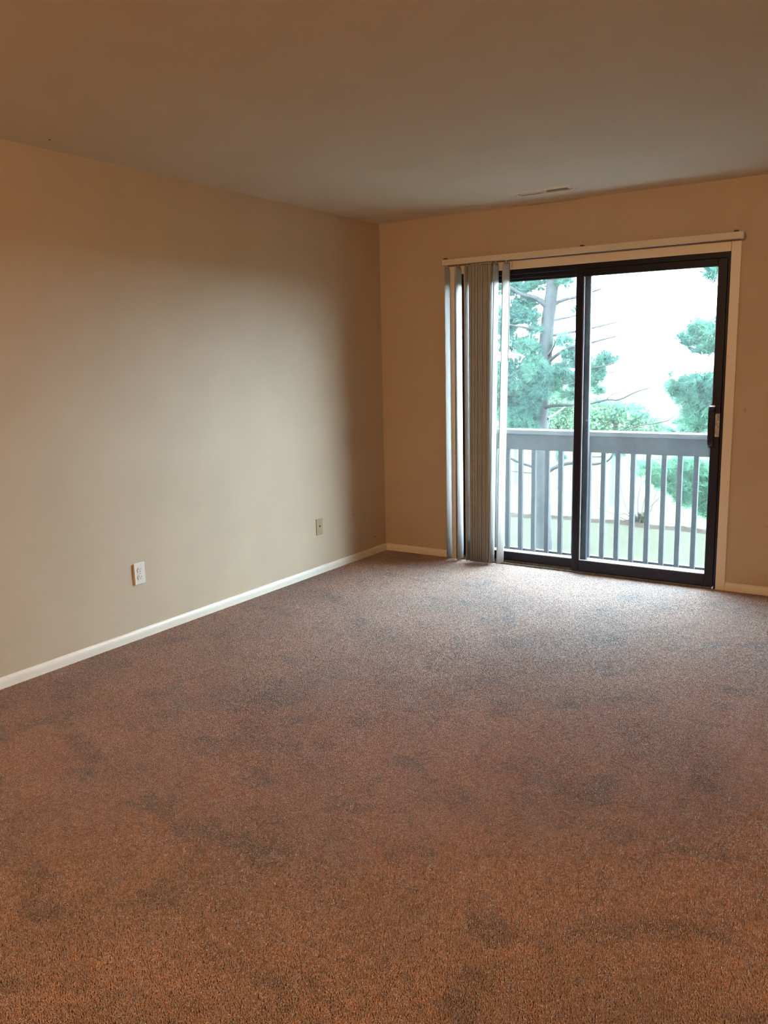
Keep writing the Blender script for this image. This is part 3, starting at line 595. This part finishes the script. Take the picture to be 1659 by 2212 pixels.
leafy((-1.2, 19.0, GZ), [(-1.2, 19, GZ-.1), (-1.2, 19, -1.6), (-1.15, 19, -.4)],
      [(-1.3, 19, -.75, .7, .5, .28, 330), (-.7, 19, -.55, .7, .5, .4, 420), (-.2, 19, -.2, .6, .5, .4, 380), (-.9, 19, -.98, .9, .5, .2, 260), (.4, 19, -.4, .7, .5, .5, 420)],
      'pale leafy tree at the right, behind the young pine, beyond the lawn', r=(.08, .06, .03))

# ------------------------------------------------------------------ carpet pile: a tile of yarn tufts, repeated over the floor
def carpet():
    TS = 0.5; n = 124; pitch = TS/n
    gx, gy = np.meshgrid(np.arange(n), np.arange(n)); m = n*n
    cx = (gx.ravel()+0.5)*pitch - TS/2 + rng.uniform(-.35, .35, m)*pitch; cy = (gy.ravel()+0.5)*pitch - TS/2 + rng.uniform(-.35, .35, m)*pitch
    h = rng.uniform(0.0094, 0.0108, m); r0 = pitch*0.38; r1 = pitch*rng.uniform(.60, .76, m); lean = rng.normal(size=(m, 2))*0.0013; a0 = rng.uniform(0, 2*PI, m)
    V = np.zeros((m, 7, 3))
    for k in range(3):
        a = a0 + 2*PI*k/3
        V[:, k] = np.stack([cx + r0*np.cos(a), cy + r0*np.sin(a), np.full(m, -0.0105)], 1)
        V[:, 3+k] = np.stack([cx + lean[:, 0]*.6 + r1*np.cos(a+.5), cy + lean[:, 1]*.6 + r1*np.sin(a+.5), -0.0105 + h*.88], 1)
    V[:, 6] = np.stack([cx + lean[:, 0], cy + lean[:, 1], -0.0105 + h], 1)
    T0 = np.array([(0, 1, 4), (0, 4, 3), (1, 2, 5), (1, 5, 4), (2, 0, 3), (2, 3, 5), (3, 4, 6), (4, 5, 6), (5, 3, 6)])
    F = (T0[None] + (np.arange(m)*7)[:, None, None]).reshape(-1, 3)
    o = raw('carpet_pile', V.reshape(-1, 3), F, M_carpet, smooth=True)
    ng = bpy.data.node_groups.new('lay_carpet', 'GeometryNodeTree')
    ng.interface.new_socket('Geometry', in_out='INPUT', socket_type='NodeSocketGeometry'); ng.interface.new_socket('Geometry', in_out='OUTPUT', socket_type='NodeSocketGeometry')
    N = ng.nodes; L = ng.links; gi = N.new('NodeGroupInput'); go = N.new('NodeGroupOutput')
    nx, ny = int(RX/TS + .5), int(-RY/TS)
    gr = N.new('GeometryNodeMeshGrid'); gr.inputs['Size X'].default_value = (nx-1)*TS; gr.inputs['Size Y'].default_value = (ny-1)*TS
    gr.inputs['Vertices X'].default_value = nx; gr.inputs['Vertices Y'].default_value = ny
    tf = N.new('GeometryNodeTransform'); tf.inputs['Translation'].default_value = ((nx*TS)/2, -(ny*TS)/2, 0)
    ip = N.new('GeometryNodeInstanceOnPoints'); rv = N.new('FunctionNodeRandomValue'); rv.data_type = 'INT'
    mi = [s for s in rv.inputs if s.name == 'Min' and s.type == 'INT'][0]; ma = [s for s in rv.inputs if s.name == 'Max' and s.type == 'INT'][0]
    mi.default_value = 0; ma.default_value = 3
    mu = N.new('ShaderNodeMath'); mu.operation = 'MULTIPLY'; mu.inputs[1].default_value = PI/2
    cb = N.new('ShaderNodeCombineXYZ')
    L.new([s for s in rv.outputs if s.type == 'INT'][0], mu.inputs[0]); L.new(mu.outputs[0], cb.inputs[2])
    L.new(gr.outputs['Mesh'], tf.inputs['Geometry']); L.new(tf.outputs[0], ip.inputs['Points']); L.new(gi.outputs[0], ip.inputs['Instance'])
    L.new(cb.outputs[0], ip.inputs['Rotation']); L.new(ip.outputs[0], go.inputs[0])
    md = o.modifiers.new('lay_carpet', 'NODES'); md.node_group = ng
    return o
cpile = carpet(); tag(cpile, 'mauve brown wall-to-wall carpet with worn darker patches', 'carpet', kind='stuff')
